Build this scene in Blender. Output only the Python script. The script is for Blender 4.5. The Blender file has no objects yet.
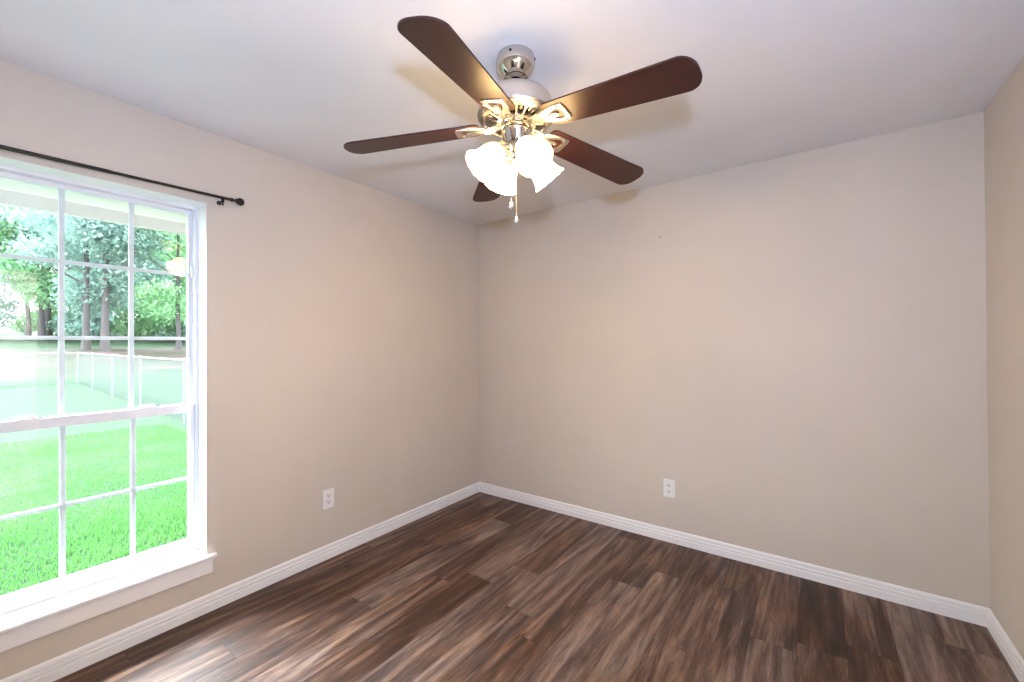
import bpy, bmesh, math, random
from mathutils import Vector, Matrix

scn = bpy.context.scene
C = scn.collection
PI = math.pi
random.seed(7)

# ------------------------------------------------------------------ camera
cam_d = bpy.data.cameras.new('camera')
cam_d.sensor_fit = 'HORIZONTAL'
cam_d.sensor_width = 36.0
cam_d.lens = 418.60 / 1024 * 36.0
cam_d.clip_start = 0.02
cam_d.clip_end = 500
cam = bpy.data.objects.new('camera', cam_d)
C.objects.link(cam)
_r = Vector((0.8089565, 0.58784583, -0.00516375))
_u = Vector((0.00782671, -0.00198672, 0.9999674))
_f = Vector((-0.58781641, 0.80897054, 0.00620807))
cam.matrix_world = Matrix(((_r.x, _u.x, -_f.x, 2.5042), (_r.y, _u.y, -_f.y, -2.9277), (_r.z, _u.z, -_f.z, 1.3479), (0, 0, 0, 1)))
scn.camera = cam

# ------------------------------------------------------------------ light and exposure
scn.view_settings.view_transform = 'Standard'
scn.view_settings.look = 'None'
scn.view_settings.gamma = 1.0
scn.view_settings.exposure = 0.0
scn.view_settings.use_curve_mapping = False

world = bpy.data.worlds.new('overcast_sky')
scn.world = world
world.use_nodes = True
wn = world.node_tree
wn.nodes.clear()
w_out = wn.nodes.new('ShaderNodeOutputWorld')
w_bg = wn.nodes.new('ShaderNodeBackground')
w_co = wn.nodes.new('ShaderNodeTexCoord')
w_sep = wn.nodes.new('ShaderNodeSeparateXYZ')
w_ramp = wn.nodes.new('ShaderNodeValToRGB')
w_ramp.color_ramp.elements[0].position = 0.0
w_ramp.color_ramp.elements[0].color = (0.92, 0.97, 1.0, 1)
w_ramp.color_ramp.elements[1].position = 1.0
w_ramp.color_ramp.elements[1].color = (0.74, 0.86, 1.0, 1)
wn.links.new(w_co.outputs['Generated'], w_sep.inputs[0])
wn.links.new(w_sep.outputs['Z'], w_ramp.inputs['Fac'])
wn.links.new(w_ramp.outputs['Color'], w_bg.inputs['Color'])
w_bg.inputs['Strength'].default_value = 15.0
wn.links.new(w_bg.outputs[0], w_out.inputs[0])

# high sun spread by thin cloud, over the yard and through the window onto the sill and floor
sun_d = bpy.data.lights.new('sun', 'SUN')
sun_d.energy = 54.0
sun_d.angle = math.radians(38)
sun_d.color = (0.76, 0.88, 1.0)
sun = bpy.data.objects.new('sun', sun_d)
sun.rotation_euler = Vector((0.54, 0.20, -0.81)).to_track_quat('-Z', 'Y').to_euler()
C.objects.link(sun)

# the photographer's flash, on the camera's hot shoe (it throws the blade shadows seen on the ceiling)
fl_d = bpy.data.lights.new('camera_flash', 'SPOT')
fl_d.energy = 140
fl_d.color = (0.50, 0.62, 0.93)
fl_d.spot_size = math.radians(165)
fl_d.spot_blend = 0.8
fl_d.shadow_soft_size = 0.035
fl = bpy.data.objects.new('camera_flash', fl_d)
fl.location = (2.565, -2.945, 1.60)
fl.rotation_euler = Vector((-0.54, 0.75, 0.36)).to_track_quat('-Z', 'Y').to_euler()
C.objects.link(fl)

# ------------------------------------------------------------------ material helpers
MATS = {}

def mat_new(name):
    m = bpy.data.materials.new(name)
    m.use_nodes = True
    nt = m.node_tree
    b = nt.nodes['Principled BSDF']
    MATS[name] = m
    return m, nt, b

def N(nt, kind, **kw):
    n = nt.nodes.new(kind)
    for k, v in kw.items():
        setattr(n, k, v)
    return n

def L(nt, a, b):
    nt.links.new(a, b)

def math_node(nt, op, a, b=None, c=None):
    n = N(nt, 'ShaderNodeMath', operation=op)
    for i, v in enumerate((a, b, c)):
        if v is None:
            continue
        if hasattr(v, 'is_output'):
            L(nt, v, n.inputs[i])
        else:
            n.inputs[i].default_value = v
    return n.outputs[0]

def ramp(nt, fac, stops, interp='LINEAR'):
    n = N(nt, 'ShaderNodeValToRGB')
    cr = n.color_ramp
    cr.interpolation = interp
    while len(cr.elements) < len(stops):
        cr.elements.new(0.5)
    for e, (p, col) in zip(cr.elements, stops):
        e.position = p
        e.color = (*col, 1)
    L(nt, fac, n.inputs['Fac'])
    return n.outputs['Color']

def noise(nt, vec, scale, detail=4, rough=0.55, dist=0.0):
    n = N(nt, 'ShaderNodeTexNoise')
    n.inputs['Scale'].default_value = scale
    n.inputs['Detail'].default_value = detail
    n.inputs['Roughness'].default_value = rough
    n.inputs['Distortion'].default_value = dist
    if vec is not None:
        L(nt, vec, n.inputs['Vector'])
    return n.outputs['Fac']

def mapped(nt, scale=(1, 1, 1), coord='Object'):
    t = N(nt, 'ShaderNodeTexCoord')
    m = N(nt, 'ShaderNodeMapping')
    m.inputs['Scale'].default_value = scale
    L(nt, t.outputs[coord], m.inputs['Vector'])
    return m.outputs[0]

def bump(nt, b, height, strength, dist=0.01):
    n = N(nt, 'ShaderNodeBump')
    n.inputs['Strength'].default_value = strength
    n.inputs['Distance'].default_value = dist
    L(nt, height, n.inputs['Height'])
    L(nt, n.outputs[0], b.inputs['Normal'])

def painted(name, col, rough, tex=0.15, scale=160, var=0.03):
    m, nt, b = mat_new(name)
    v = mapped(nt)
    f = noise(nt, v, 1.3, 3)
    lo = tuple(c * (1 - var) for c in col)
    hi = tuple(min(1, c * (1 + var)) for c in col)
    L(nt, ramp(nt, f, [(0.3, lo), (0.7, hi)]), b.inputs['Base Color'])
    b.inputs['Roughness'].default_value = rough
    bump(nt, b, noise(nt, v, scale, 2), tex, 0.002)
    return m

M_wall = painted('beige_wall_paint', (0.63, 0.568, 0.505), 0.75, 0.25)
M_ceil = painted('white_ceiling_paint', (0.79, 0.78, 0.80), 0.9, 0.3, 120)
M_trim = painted('white_semigloss_trim', (0.90, 0.89, 0.91), 0.35, 0.03, 40, 0.01)
M_vinyl = painted('white_vinyl', (0.80, 0.81, 0.86), 0.4, 0.02, 40, 0.01)
M_plate = painted('white_outlet_plastic', (0.84, 0.83, 0.83), 0.35, 0.02, 60, 0.01)
M_slot = painted('dark_outlet_slot', (0.10, 0.09, 0.09), 0.6, 0.02, 60, 0.01)
M_bronze = painted('oil_rubbed_bronze', (0.022, 0.016, 0.014), 0.38, 0.05, 90, 0.2)
M_bronze.node_tree.nodes['Principled BSDF'].inputs['Metallic'].default_value = 0.5
M_soffit = painted('cream_soffit_paint', (0.7315, 0.7135, 0.6421), 0.7, 0.1, 60)
M_fascia = painted('pale_fascia_paint', (0.6112, 0.5616, 0.5122), 0.7, 0.1, 60)
M_steel = painted('galvanised_steel', (0.1596, 0.1680, 0.1731), 0.5, 0.05, 60)

def m_brick():
    m, nt, b = mat_new('pale_exterior_brick')
    v = mapped(nt)
    br = N(nt, 'ShaderNodeTexBrick')
    L(nt, v, br.inputs['Vector'])
    br.inputs['Scale'].default_value = 4.5
    br.inputs['Color1'].default_value = (0.30, 0.22, 0.18, 1)
    br.inputs['Color2'].default_value = (0.36, 0.28, 0.24, 1)
    br.inputs['Mortar'].default_value = (0.42, 0.40, 0.38, 1)
    L(nt, br.outputs['Color'], b.inputs['Base Color'])
    b.inputs['Roughness'].default_value = 0.9
    return m
M_brick = m_brick()

def m_speckle():
    m, nt, b = mat_new('pale_speckled_sill')
    v = mapped(nt)
    L(nt, ramp(nt, noise(nt, v, 90, 3), [(0.35, (0.248, 0.264, 0.256)), (0.6, (0.360, 0.368, 0.368))]), b.inputs['Base Color'])
    b.inputs['Roughness'].default_value = 0.8
    return m
M_speckle = m_speckle()

def m_floor():
    m, nt, b = mat_new('brown_vinyl_plank')
    t = N(nt, 'ShaderNodeTexCoord')
    s = N(nt, 'ShaderNodeSeparateXYZ')
    L(nt, t.outputs['Object'], s.inputs[0])
    W_, LEN = 0.177, 1.22
    px = math_node(nt, 'DIVIDE', math_node(nt, 'ADD', s.outputs['X'], 10 * W_ - 0.477), W_)
    col = math_node(nt, 'FLOOR', px)
    fx = math_node(nt, 'FRACT', px)
    wn1 = N(nt, 'ShaderNodeTexWhiteNoise', noise_dimensions='1D')
    L(nt, math_node(nt, 'ADD', col, 3.7), wn1.inputs['W'])
    py = math_node(nt, 'ADD', math_node(nt, 'DIVIDE', math_node(nt, 'ADD', s.outputs['Y'], 20), LEN), wn1.outputs['Value'])
    row = math_node(nt, 'FLOOR', py)
    fy = math_node(nt, 'FRACT', py)
    idv = N(nt, 'ShaderNodeCombineXYZ')
    L(nt, col, idv.inputs[0]); L(nt, row, idv.inputs[1])
    wn2 = N(nt, 'ShaderNodeTexWhiteNoise', noise_dimensions='3D')
    L(nt, idv.outputs[0], wn2.inputs['Vector'])
    pid = wn2.outputs['Value']
    # grain coordinates, shifted for every plank
    off = math_node(nt, 'MULTIPLY', pid, 37.0)
    def gv(sx, sy):
        cv = N(nt, 'ShaderNodeCombineXYZ')
        L(nt, math_node(nt, 'MULTIPLY', s.outputs['X'], sx), cv.inputs[0])
        L(nt, math_node(nt, 'MULTIPLY', s.outputs['Y'], sy), cv.inputs[1])
        L(nt, off, cv.inputs[2])
        return cv.outputs[0]
    broad = noise(nt, gv(13.0, 1.25), 1.0, 3, 0.5, 1.5)
    mid = noise(nt, gv(34.0, 2.4), 1.0, 5, 0.62, 1.0)
    fine = noise(nt, gv(300.0, 16.0), 1.0, 4, 0.7)
    blotch = noise(nt, gv(7.0, 3.5), 1.0, 3, 0.6, 1.2)
    v = math_node(nt, 'ADD', math_node(nt, 'MULTIPLY', math_node(nt, 'SUBTRACT', broad, 0.5), 0.92), math_node(nt, 'MULTIPLY', math_node(nt, 'SUBTRACT', mid, 0.5), 0.45))
    v = math_node(nt, 'ADD', v, math_node(nt, 'MULTIPLY', math_node(nt, 'SUBTRACT', fine, 0.5), 0.50))
    v = math_node(nt, 'ADD', v, math_node(nt, 'MULTIPLY', math_node(nt, 'SUBTRACT', pid, 0.5), 0.24))
    v = math_node(nt, 'ADD', v, 0.49)
    dark = ramp(nt, v, [(0.20, (0.0200, 0.0082, 0.0047)), (0.40, (0.0646, 0.0276, 0.0147)), (0.53, (0.1392, 0.0682, 0.0387)), (0.68, (0.2615, 0.1474, 0.0883)), (0.86, (0.4118, 0.2580, 0.1626))])
    cool = ramp(nt, v, [(0.20, (0.0181, 0.0106, 0.0096)), (0.40, (0.0525, 0.0317, 0.0278)), (0.53, (0.1131, 0.0730, 0.0613)), (0.68, (0.2120, 0.1517, 0.1282)), (0.86, (0.3533, 0.2688, 0.2296))])
    mx = N(nt, 'ShaderNodeMix', data_type='RGBA')
    bl = N(nt, 'ShaderNodeMapRange')
    L(nt, math_node(nt, 'ADD', math_node(nt, 'MULTIPLY', blotch, 0.7), math_node(nt, 'MULTIPLY', wn2.outputs['Value'], 0.30)), bl.inputs['Value'])
    bl.inputs['From Min'].default_value = 0.35
    bl.inputs['From Max'].default_value = 0.65
    L(nt, bl.outputs[0], mx.inputs['Factor'])
    L(nt, dark, mx.inputs['A']); L(nt, cool, mx.inputs['B'])
    # knots
    vor = N(nt, 'ShaderNodeTexVoronoi')
    vor.inputs['Scale'].default_value = 1.0
    L(nt, gv(5.0, 1.7), vor.inputs['Vector'])
    kn = math_node(nt, 'ADD', vor.outputs['Distance'], math_node(nt, 'MULTIPLY', math_node(nt, 'SUBTRACT', mid, 0.5), 0.35))
    kf = N(nt, 'ShaderNodeMapRange')
    L(nt, kn, kf.inputs['Value'])
    kf.inputs['From Min'].default_value = 0.03
    kf.inputs['From Max'].default_value = 0.13
    kf.inputs['To Min'].default_value = 0.35
    ck = N(nt, 'ShaderNodeMapRange')
    crn = noise(nt, gv(70.0, 3.4), 1.0, 4, 0.7, 0.3)
    L(nt, math_node(nt, 'ABSOLUTE', math_node(nt, 'SUBTRACT', math_node(nt, 'ADD', crn, math_node(nt, 'MULTIPLY', blotch, 0.25)), 0.80)), ck.inputs['Value'])
    ck.inputs['From Min'].default_value = 0.0
    ck.inputs['From Max'].default_value = 0.020
    ck.inputs['To Min'].default_value = 0.40
    # seams between planks
    ex = math_node(nt, 'MINIMUM', fx, math_node(nt, 'SUBTRACT', 1.0, fx))
    ey = math_node(nt, 'MINIMUM', fy, math_node(nt, 'SUBTRACT', 1.0, fy))
    ee = math_node(nt, 'MINIMUM', math_node(nt, 'MULTIPLY', ex, W_), math_node(nt, 'MULTIPLY', ey, LEN))
    sf = N(nt, 'ShaderNodeMapRange')
    L(nt, ee, sf.inputs['Value'])
    sf.inputs['From Min'].default_value = 0.0
    sf.inputs['From Max'].default_value = 0.0022
    sf.inputs['To Min'].default_value = 0.45
    mul = N(nt, 'ShaderNodeMix', data_type='RGBA', blend_type='MULTIPLY')
    mul.inputs['Factor'].default_value = 1.0
    L(nt, mx.outputs['Result'], mul.inputs['A'])
    kk = math_node(nt, 'MULTIPLY', math_node(nt, 'MULTIPLY', kf.outputs[0], ck.outputs[0]), sf.outputs[0])
    cc = N(nt, 'ShaderNodeCombineColor')
    for i in range(3):
        L(nt, kk, cc.inputs[i])
    L(nt, cc.outputs[0], mul.inputs['B'])
    L(nt, mul.outputs['Result'], b.inputs['Base Color'])
    rr = N(nt, 'ShaderNodeMapRange')
    L(nt, fine, rr.inputs['Value'])
    rr.inputs['To Min'].default_value = 0.38
    rr.inputs['To Max'].default_value = 0.56
    L(nt, rr.outputs[0], b.inputs['Roughness'])
    b.inputs['Specular IOR Level'].default_value = 0.36
    hb = math_node(nt, 'ADD', math_node(nt, 'MULTIPLY', fine, 0.35), sf.outputs[0])
    bump(nt, b, hb, 0.22, 0.0015)
    return m
M_floor = m_floor()

def m_nickel():
    m, nt, b = mat_new('brushed_nickel')
    v = mapped(nt, (1, 1, 60))
    b.inputs['Base Color'].default_value = (0.66, 0.62, 0.58, 1)
    b.inputs['Metallic'].default_value = 1.0
    rr = N(nt, 'ShaderNodeMapRange')
    L(nt, noise(nt, v, 6, 3), rr.inputs['Value'])
    rr.inputs['To Min'].default_value = 0.22
    rr.inputs['To Max'].default_value = 0.40
    L(nt, rr.outputs[0], b.inputs['Roughness'])
    return m
M_nickel = m_nickel()

def m_chrome():
    m, nt, b = mat_new('polished_nickel')
    b.inputs['Base Color'].default_value = (0.62, 0.58, 0.53, 1)
    b.inputs['Metallic'].default_value = 1.0
    rr = N(nt, 'ShaderNodeMapRange')
    L(nt, noise(nt, mapped(nt), 25, 2), rr.inputs['Value'])
    rr.inputs['To Min'].default_value = 0.05
    rr.inputs['To Max'].default_value = 0.13
    L(nt, rr.outputs[0], b.inputs['Roughness'])
    return m
M_chrome = m_chrome()

def m_blade():
    m, nt, b = mat_new('dark_mahogany_blade')
    v = mapped(nt, (2.0, 45, 45))
    f = noise(nt, v, 1.6, 5, 0.6, 0.4)
    L(nt, ramp(nt, f, [(0.3, (0.018, 0.0040, 0.0032)), (0.6, (0.040, 0.0090, 0.0065)), (0.8, (0.060, 0.0150, 0.0105))]), b.inputs['Base Color'])
    b.inputs['Roughness'].default_value = 0.36
    b.inputs['Specular IOR Level'].default_value = 0.46
    bump(nt, b, f, 0.08, 0.001)
    return m
M_blade = m_blade()

def m_shade():
    m, nt, b = mat_new('lit_frosted_glass')
    f = noise(nt, mapped(nt), 14, 3)
    b.inputs['Base Color'].default_value = (0.95, 0.90, 0.80, 1)
    b.inputs['Roughness'].default_value = 0.35
    L(nt, ramp(nt, f, [(0.35, (1.0, 0.63, 0.25)), (0.65, (1.0, 0.67, 0.29))]), b.inputs['Emission Color'])
    b.inputs['Emission Strength'].default_value = 23.0
    return m
M_shade = m_shade()

def m_bulb():
    m, nt, b = mat_new('glowing_bulb')
    f = noise(nt, mapped(nt), 8, 2)
    L(nt, ramp(nt, f, [(0.3, (1.0, 0.70, 0.34)), (0.7, (1.0, 0.74, 0.38))]), b.inputs['Emission Color'])
    b.inputs['Emission Strength'].default_value = 560.0
    return m
M_bulb = m_bulb()

def m_crystal():
    m, nt, b = mat_new('crystal_fob')
    b.inputs['Base Color'].default_value = (0.85, 0.88, 0.86, 1)
    b.inputs['Metallic'].default_value = 0.8
    rr = N(nt, 'ShaderNodeMapRange')
    L(nt, noise(nt, mapped(nt), 60, 2), rr.inputs['Value'])
    rr.inputs['To Min'].default_value = 0.05
    rr.inputs['To Max'].default_value = 0.15
    L(nt, rr.outputs[0], b.inputs['Roughness'])
    return m
M_crystal = m_crystal()

def m_glass():
    # a thin double pane: what is not mirrored goes straight through
    m = bpy.data.materials.new('window_glass')
    m.use_nodes = True
    nt = m.node_tree
    nt.nodes.clear()
    out = N(nt, 'ShaderNodeOutputMaterial')
    tr = N(nt, 'ShaderNodeBsdfTransparent')
    tr.inputs['Color'].default_value = (0.96, 0.985, 0.975, 1)
    gl = N(nt, 'ShaderNodeBsdfGlossy')
    gl.inputs['Roughness'].default_value = 0.0
    gl.inputs['Color'].default_value = (0.9, 0.95, 1.0, 1)
    fr = N(nt, 'ShaderNodeFresnel')
    gm = N(nt, 'ShaderNodeNewGeometry')          # the same index of refraction from either side of the sheet
    L(nt, math_node(nt, 'SUBTRACT', 1.52, math_node(nt, 'MULTIPLY', gm.outputs['Backfacing'], 1.52 - 1 / 1.52)), fr.inputs['IOR'])
    fac = math_node(nt, 'MULTIPLY', fr.outputs[0], 0.85)
    fac = math_node(nt, 'MINIMUM', fac, 1.0)
    mx = N(nt, 'ShaderNodeMixShader')
    L(nt, fac, mx.inputs[0]); L(nt, tr.outputs[0], mx.inputs[1]); L(nt, gl.outputs[0], mx.inputs[2])
    L(nt, mx.outputs[0], out.inputs[0])
    return m
M_glass = m_glass()

def m_leaf(name, a, bcol, c):
    m, nt, b = mat_new(name)
    f = noise(nt, mapped(nt), 0.9, 4, 0.65)
    L(nt, ramp(nt, f, [(0.35, a), (0.52, bcol), (0.68, c)]), b.inputs['Base Color'])
    b.inputs['Roughness'].default_value = 0.65
    b.inputs['Specular IOR Level'].default_value = 0.25
    tl = N(nt, 'ShaderNodeBsdfTranslucent')
    tl.inputs['Color'].default_value = (*[min(1, x * 1.1) for x in bcol], 1)
    mx = N(nt, 'ShaderNodeMixShader')
    mx.inputs[0].default_value = 0.35
    out = nt.nodes['Material Output']
    L(nt, b.outputs[0], mx.inputs[1]); L(nt, tl.outputs[0], mx.inputs[2])
    L(nt, mx.outputs[0], out.inputs[0])
    return m
M_leaf_teal = m_leaf('blue_green_oak_leaves', (0.1072, 0.1938, 0.1619), (0.1741, 0.2790, 0.2301), (0.2742, 0.3574, 0.3143))
M_leaf_green = m_leaf('fresh_green_leaves', (0.1037, 0.2461, 0.1072), (0.1750, 0.3426, 0.1579), (0.2696, 0.4125, 0.2145))
M_grass_blade = m_leaf('grass_blades', (0.0459, 0.1493, 0.0299), (0.0760, 0.2017, 0.0503), (0.1178, 0.2500, 0.0743))

def m_bark():
    m, nt, b = mat_new('grey_brown_bark')
    f = noise(nt, mapped(nt, (6, 6, 1.2)), 2.0, 5, 0.7)
    L(nt, ramp(nt, f, [(0.3, (0.0346, 0.0294, 0.0311)), (0.7, (0.0729, 0.0624, 0.0624))]), b.inputs['Base Color'])
    b.inputs['Roughness'].default_value = 0.9
    bump(nt, b, f, 0.5, 0.03)
    return m
M_bark = m_bark()

def m_lawn():
    m, nt, b = mat_new('lawn_and_bare_soil')
    t = N(nt, 'ShaderNodeTexCoord')
    s = N(nt, 'ShaderNodeSeparateXYZ')
    L(nt, t.outputs['Object'], s.inputs[0])
    v = t.outputs['Object']
    g = math_node(nt, 'ADD', math_node(nt, 'MULTIPLY', noise(nt, v, 0.45, 4, 0.6), 0.55), math_node(nt, 'MULTIPLY', noise(nt, v, 9, 4, 0.7), 0.45))
    grass = ramp(nt, g, [(0.34, (0.0130, 0.0273, 0.0116)), (0.5, (0.0167, 0.0328, 0.0156)), (0.64, (0.0228, 0.0381, 0.0196))])
    soil = ramp(nt, noise(nt, v, 1.3, 5, 0.7), [(0.35, (0.0544, 0.0268, 0.0261)), (0.6, (0.0781, 0.0412, 0.0401))])
    # bare ground starts beyond the back fence, with tongues of grass in it
    dist = math_node(nt, 'MULTIPLY', s.outputs['X'], -1.0)
    edge = math_node(nt, 'ADD', dist, math_node(nt, 'MULTIPLY', noise(nt, v, 0.35, 4, 0.6), 9.0))
    e1 = N(nt, 'ShaderNodeMapRange')
    L(nt, edge, e1.inputs['Value'])
    e1.inputs['From Min'].default_value = 29.0
    e1.inputs['From Max'].default_value = 31.5
    e2 = N(nt, 'ShaderNodeMapRange')
    L(nt, edge, e2.inputs['Value'])
    e2.inputs['From Min'].default_value = 46.0
    e2.inputs['From Max'].default_value = 50.0
    e2.inputs['To Min'].default_value = 1.0
    e2.inputs['To Max'].default_value = 0.0
    patch = N(nt, 'ShaderNodeMapRange')
    cv = N(nt, 'ShaderNodeCombineXYZ')
    L(nt, math_node(nt, 'MULTIPLY', s.outputs['X'], 0.5), cv.inputs[0])
    L(nt, math_node(nt, 'MULTIPLY', s.outputs['Y'], 0.14), cv.inputs[1])
    L(nt, noise(nt, cv.outputs[0], 1.0, 3), patch.inputs['Value'])
    patch.inputs['From Min'].default_value = 0.40
    patch.inputs['From Max'].default_value = 0.54
    patch.inputs['To Min'].default_value = 1.0
    patch.inputs['To Max'].default_value = 0.25
    bare = math_node(nt, 'MULTIPLY', math_node(nt, 'MULTIPLY', e1.outputs[0], e2.outputs[0]), patch.outputs[0])
    mx = N(nt, 'ShaderNodeMix', data_type='RGBA')
    L(nt, bare, mx.inputs['Factor'])
    L(nt, grass, mx.inputs['A']); L(nt, soil, mx.inputs['B'])
    L(nt, mx.outputs['Result'], b.inputs['Base Color'])
    b.inputs['Roughness'].default_value = 0.95
    b.inputs['Specular IOR Level'].default_value = 0.1
    bump(nt, b, noise(nt, v, 14, 5, 0.7), 0.2, 0.03)
    return m
M_lawn = m_lawn()

def m_chainlink():
    # woven wire mesh: the diamond lattice of wire, open between
    m = bpy.data.materials.new('chain_link_wire')
    m.use_nodes = True
    nt = m.node_tree
    nt.nodes.clear()
    out = N(nt, 'ShaderNodeOutputMaterial')
    t = N(nt, 'ShaderNodeTexCoord')
    s = N(nt, 'ShaderNodeSeparateXYZ')
    L(nt, t.outputs['Object'], s.inputs[0])
    a = math_node(nt, 'ADD', s.outputs['X'], s.outputs['Z'])
    c = math_node(nt, 'SUBTRACT', s.outputs['X'], s.outputs['Z'])
    def near(x):
        fr = math_node(nt, 'FRACT', math_node(nt, 'DIVIDE', x, 0.075))
        return math_node(nt, 'LESS_THAN', fr, 0.13)
    w = math_node(nt, 'MAXIMUM', near(a), near(c))
    df = N(nt, 'ShaderNodeBsdfPrincipled')
    df.inputs['Base Color'].default_value = (0.048, 0.060, 0.060, 1)
    df.inputs['Roughness'].default_value = 0.5
    tr = N(nt, 'ShaderNodeBsdfTransparent')
    mx = N(nt, 'ShaderNodeMixShader')
    L(nt, w, mx.inputs[0]); L(nt, tr.outputs[0], mx.inputs[1]); L(nt, df.outputs[0], mx.inputs[2])
    L(nt, mx.outputs[0], out.inputs[0])
    return m
M_link = m_chainlink()

# ------------------------------------------------------------------ mesh helpers
def obj(name, bm, m, parent=None, smooth=False, bevel=0.0, seg=2):
    if bevel > 0:
        es = [e for e in bm.edges if len(e.link_faces) == 2 and e.calc_face_angle(0) > 0.6]
        bmesh.ops.bevel(bm, geom=es, offset=bevel, segments=seg, profile=0.5, affect='EDGES', clamp_overlap=True)
    bmesh.ops.recalc_face_normals(bm, faces=bm.faces)
    me = bpy.data.meshes.new(name)
    bm.to_mesh(me)
    bm.free()
    if smooth:
        for p in me.polygons:
            p.use_smooth = True
        try:
            me.set_sharp_from_angle(angle=math.radians(38))
        except Exception:
            pass
    me.materials.append(m)
    o = bpy.data.objects.new(name, me)
    C.objects.link(o)
    if parent is not None:
        o.parent = parent
    return o

def empty(name, loc=(0, 0, 0), rz=0.0):
    o = bpy.data.objects.new(name, None)
    o.empty_display_size = 0.05
    o.location = loc
    o.rotation_euler = (0, 0, rz)
    C.objects.link(o)
    return o

def tag(o, label=None, cat=None, group=None, kind=None):
    if label: o['label'] = label
    if cat: o['category'] = cat
    if group: o['group'] = group
    if kind: o['kind'] = kind
    return o

def struct(o, label, cat):
    return tag(o, label, cat, None, 'structure')

def box(bm, x0, x1, y0, y1, z0, z1, mtx=None):
    vs = [bm.verts.new((x, y, z)) for z in (z0, z1) for y in (y0, y1) for x in (x0, x1)]
    for f in ((0, 2, 3, 1), (4, 5, 7, 6), (0, 1, 5, 4), (2, 6, 7, 3), (0, 4, 6, 2), (1, 3, 7, 5)):
        bm.faces.new([vs[i] for i in f])
    if mtx is not None:
        bmesh.ops.transform(bm, matrix=mtx, verts=vs)
    return vs

def lathe(bm, prof, n=48, mtx=None, cap0=False, cap1=False, wob=None):
    rings = []
    for k, (r, z) in enumerate(prof):
        ring = []
        for i in range(n):
            a = 2 * PI * i / n
            rr, zz = r, z
            if wob:
                rr, zz = wob(k, a, r, z)
            ring.append(bm.verts.new((rr * math.cos(a), rr * math.sin(a), zz)))
        rings.append(ring)
    for A, B in zip(rings, rings[1:]):
        for i in range(n):
            j = (i + 1) % n
            bm.faces.new((A[i], A[j], B[j], B[i]))
    if cap0: bm.faces.new(rings[0])
    if cap1: bm.faces.new(list(reversed(rings[-1])))
    vs = [v for r in rings for v in r]
    if mtx is not None:
        bmesh.ops.transform(bm, matrix=mtx, verts=vs)
    return vs

def tube(bm, pts, rad, n=10, caps=True):
    pts = [Vector(p) for p in pts]
    rads = rad if isinstance(rad, (list, tuple)) else [rad] * len(pts)
    rings = []
    prev = None
    for i, p in enumerate(pts):
        d = (pts[min(i + 1, len(pts) - 1)] - pts[max(i - 1, 0)]).normalized()
        if prev is None:
            a = Vector((0, 0, 1)) if abs(d.z) < 0.9 else Vector((1, 0, 0))
            s = d.cross(a).normalized()
        else:
            s = (prev - d * prev.dot(d)).normalized()
        prev = s
        t = d.cross(s)
        rings.append([bm.verts.new(p + (s * math.cos(2 * PI * k / n) + t * math.sin(2 * PI * k / n)) * rads[i]) for k in range(n)])
    for A, B in zip(rings, rings[1:]):
        for k in range(n):
            j = (k + 1) % n
            bm.faces.new((A[k], A[j], B[j], B[k]))
    if caps:
        bm.faces.new(rings[0]); bm.faces.new(list(reversed(rings[-1])))

def axis_matrix(origin, direction):
    return Matrix.Translation(Vector(origin)) @ Vector(direction).to_track_quat('Z', 'Y').to_matrix().to_4x4()

def prism(bm, outline, h0, h1, fn):
    """extrude a closed outline of (a, b) pairs from h0 to h1; fn maps (a, b, h) to a point"""
    A = [bm.verts.new(fn(a, b, h0)) for a, b in outline]
    B = [bm.verts.new(fn(a, b, h1)) for a, b in outline]
    n = len(outline)
    for i in range(n):
        j = (i + 1) % n
        bm.faces.new((A[i], A[j], B[j], B[i]))
    bm.faces.new(list(reversed(A))); bm.faces.new(B)

# ------------------------------------------------------------------ room shell
RW, RH, RD = 3.158, 2.44, 3.62          # width, height, depth (towards the camera)
WY0, WY1, WZ0, WZ1 = -3.095, -2.12, 0.268, 2.07     # window opening
DY0, DY1, DZ = -3.165, -2.355, 2.05                 # door opening in the right wall

bm = bmesh.new(); box(bm, -0.02, RW + 0.02, -RD - 0.02, 0.02, -0.12, 0.0)
struct(obj('floor', bm, M_floor), 'brown wood-look plank floor with white baseboards around it', 'floor')
bm = bmesh.new(); box(bm, -0.25, RW + 0.2, -RD - 0.2, 0.2, RH, RH + 0.12)
struct(obj('ceiling', bm, M_ceil), 'flat white ceiling that carries the fan', 'ceiling')
bm = bmesh.new(); box(bm, -0.2, RW + 0.2, 0.0, 0.2, -0.12, RH)
struct(obj('wall_back', bm, M_wall), 'plain beige wall opposite the camera', 'wall')
bm = bmesh.new(); box(bm, -0.2, RW + 0.2, -RD - 0.2, -RD, -0.12, RH)
struct(obj('wall_front', bm, M_wall), 'plain beige wall behind the camera', 'wall')
bm = bmesh.new()
for y0, y1, z0, z1 in ((-RD, WY0, -0.12, RH), (WY1, 0.0, -0.12, RH), (WY0, WY1, -0.12, WZ0), (WY0, WY1, WZ1, RH)):
    box(bm, -0.15, 0.0, y0, y1, z0, z1)
struct(obj('wall_left', bm, M_wall), 'beige wall with the tall window in it', 'wall')
bm = bmesh.new()
for y0, y1, z0, z1 in ((-RD, DY0, -0.12, RH), (DY1, 0.0, -0.12, RH), (DY0, DY1, DZ, RH)):
    box(bm, RW, RW + 0.12, y0, y1, z0, z1)
struct(obj('wall_right', bm, M_wall), 'beige wall on the narrow right edge, warm toned', 'wall')

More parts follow.
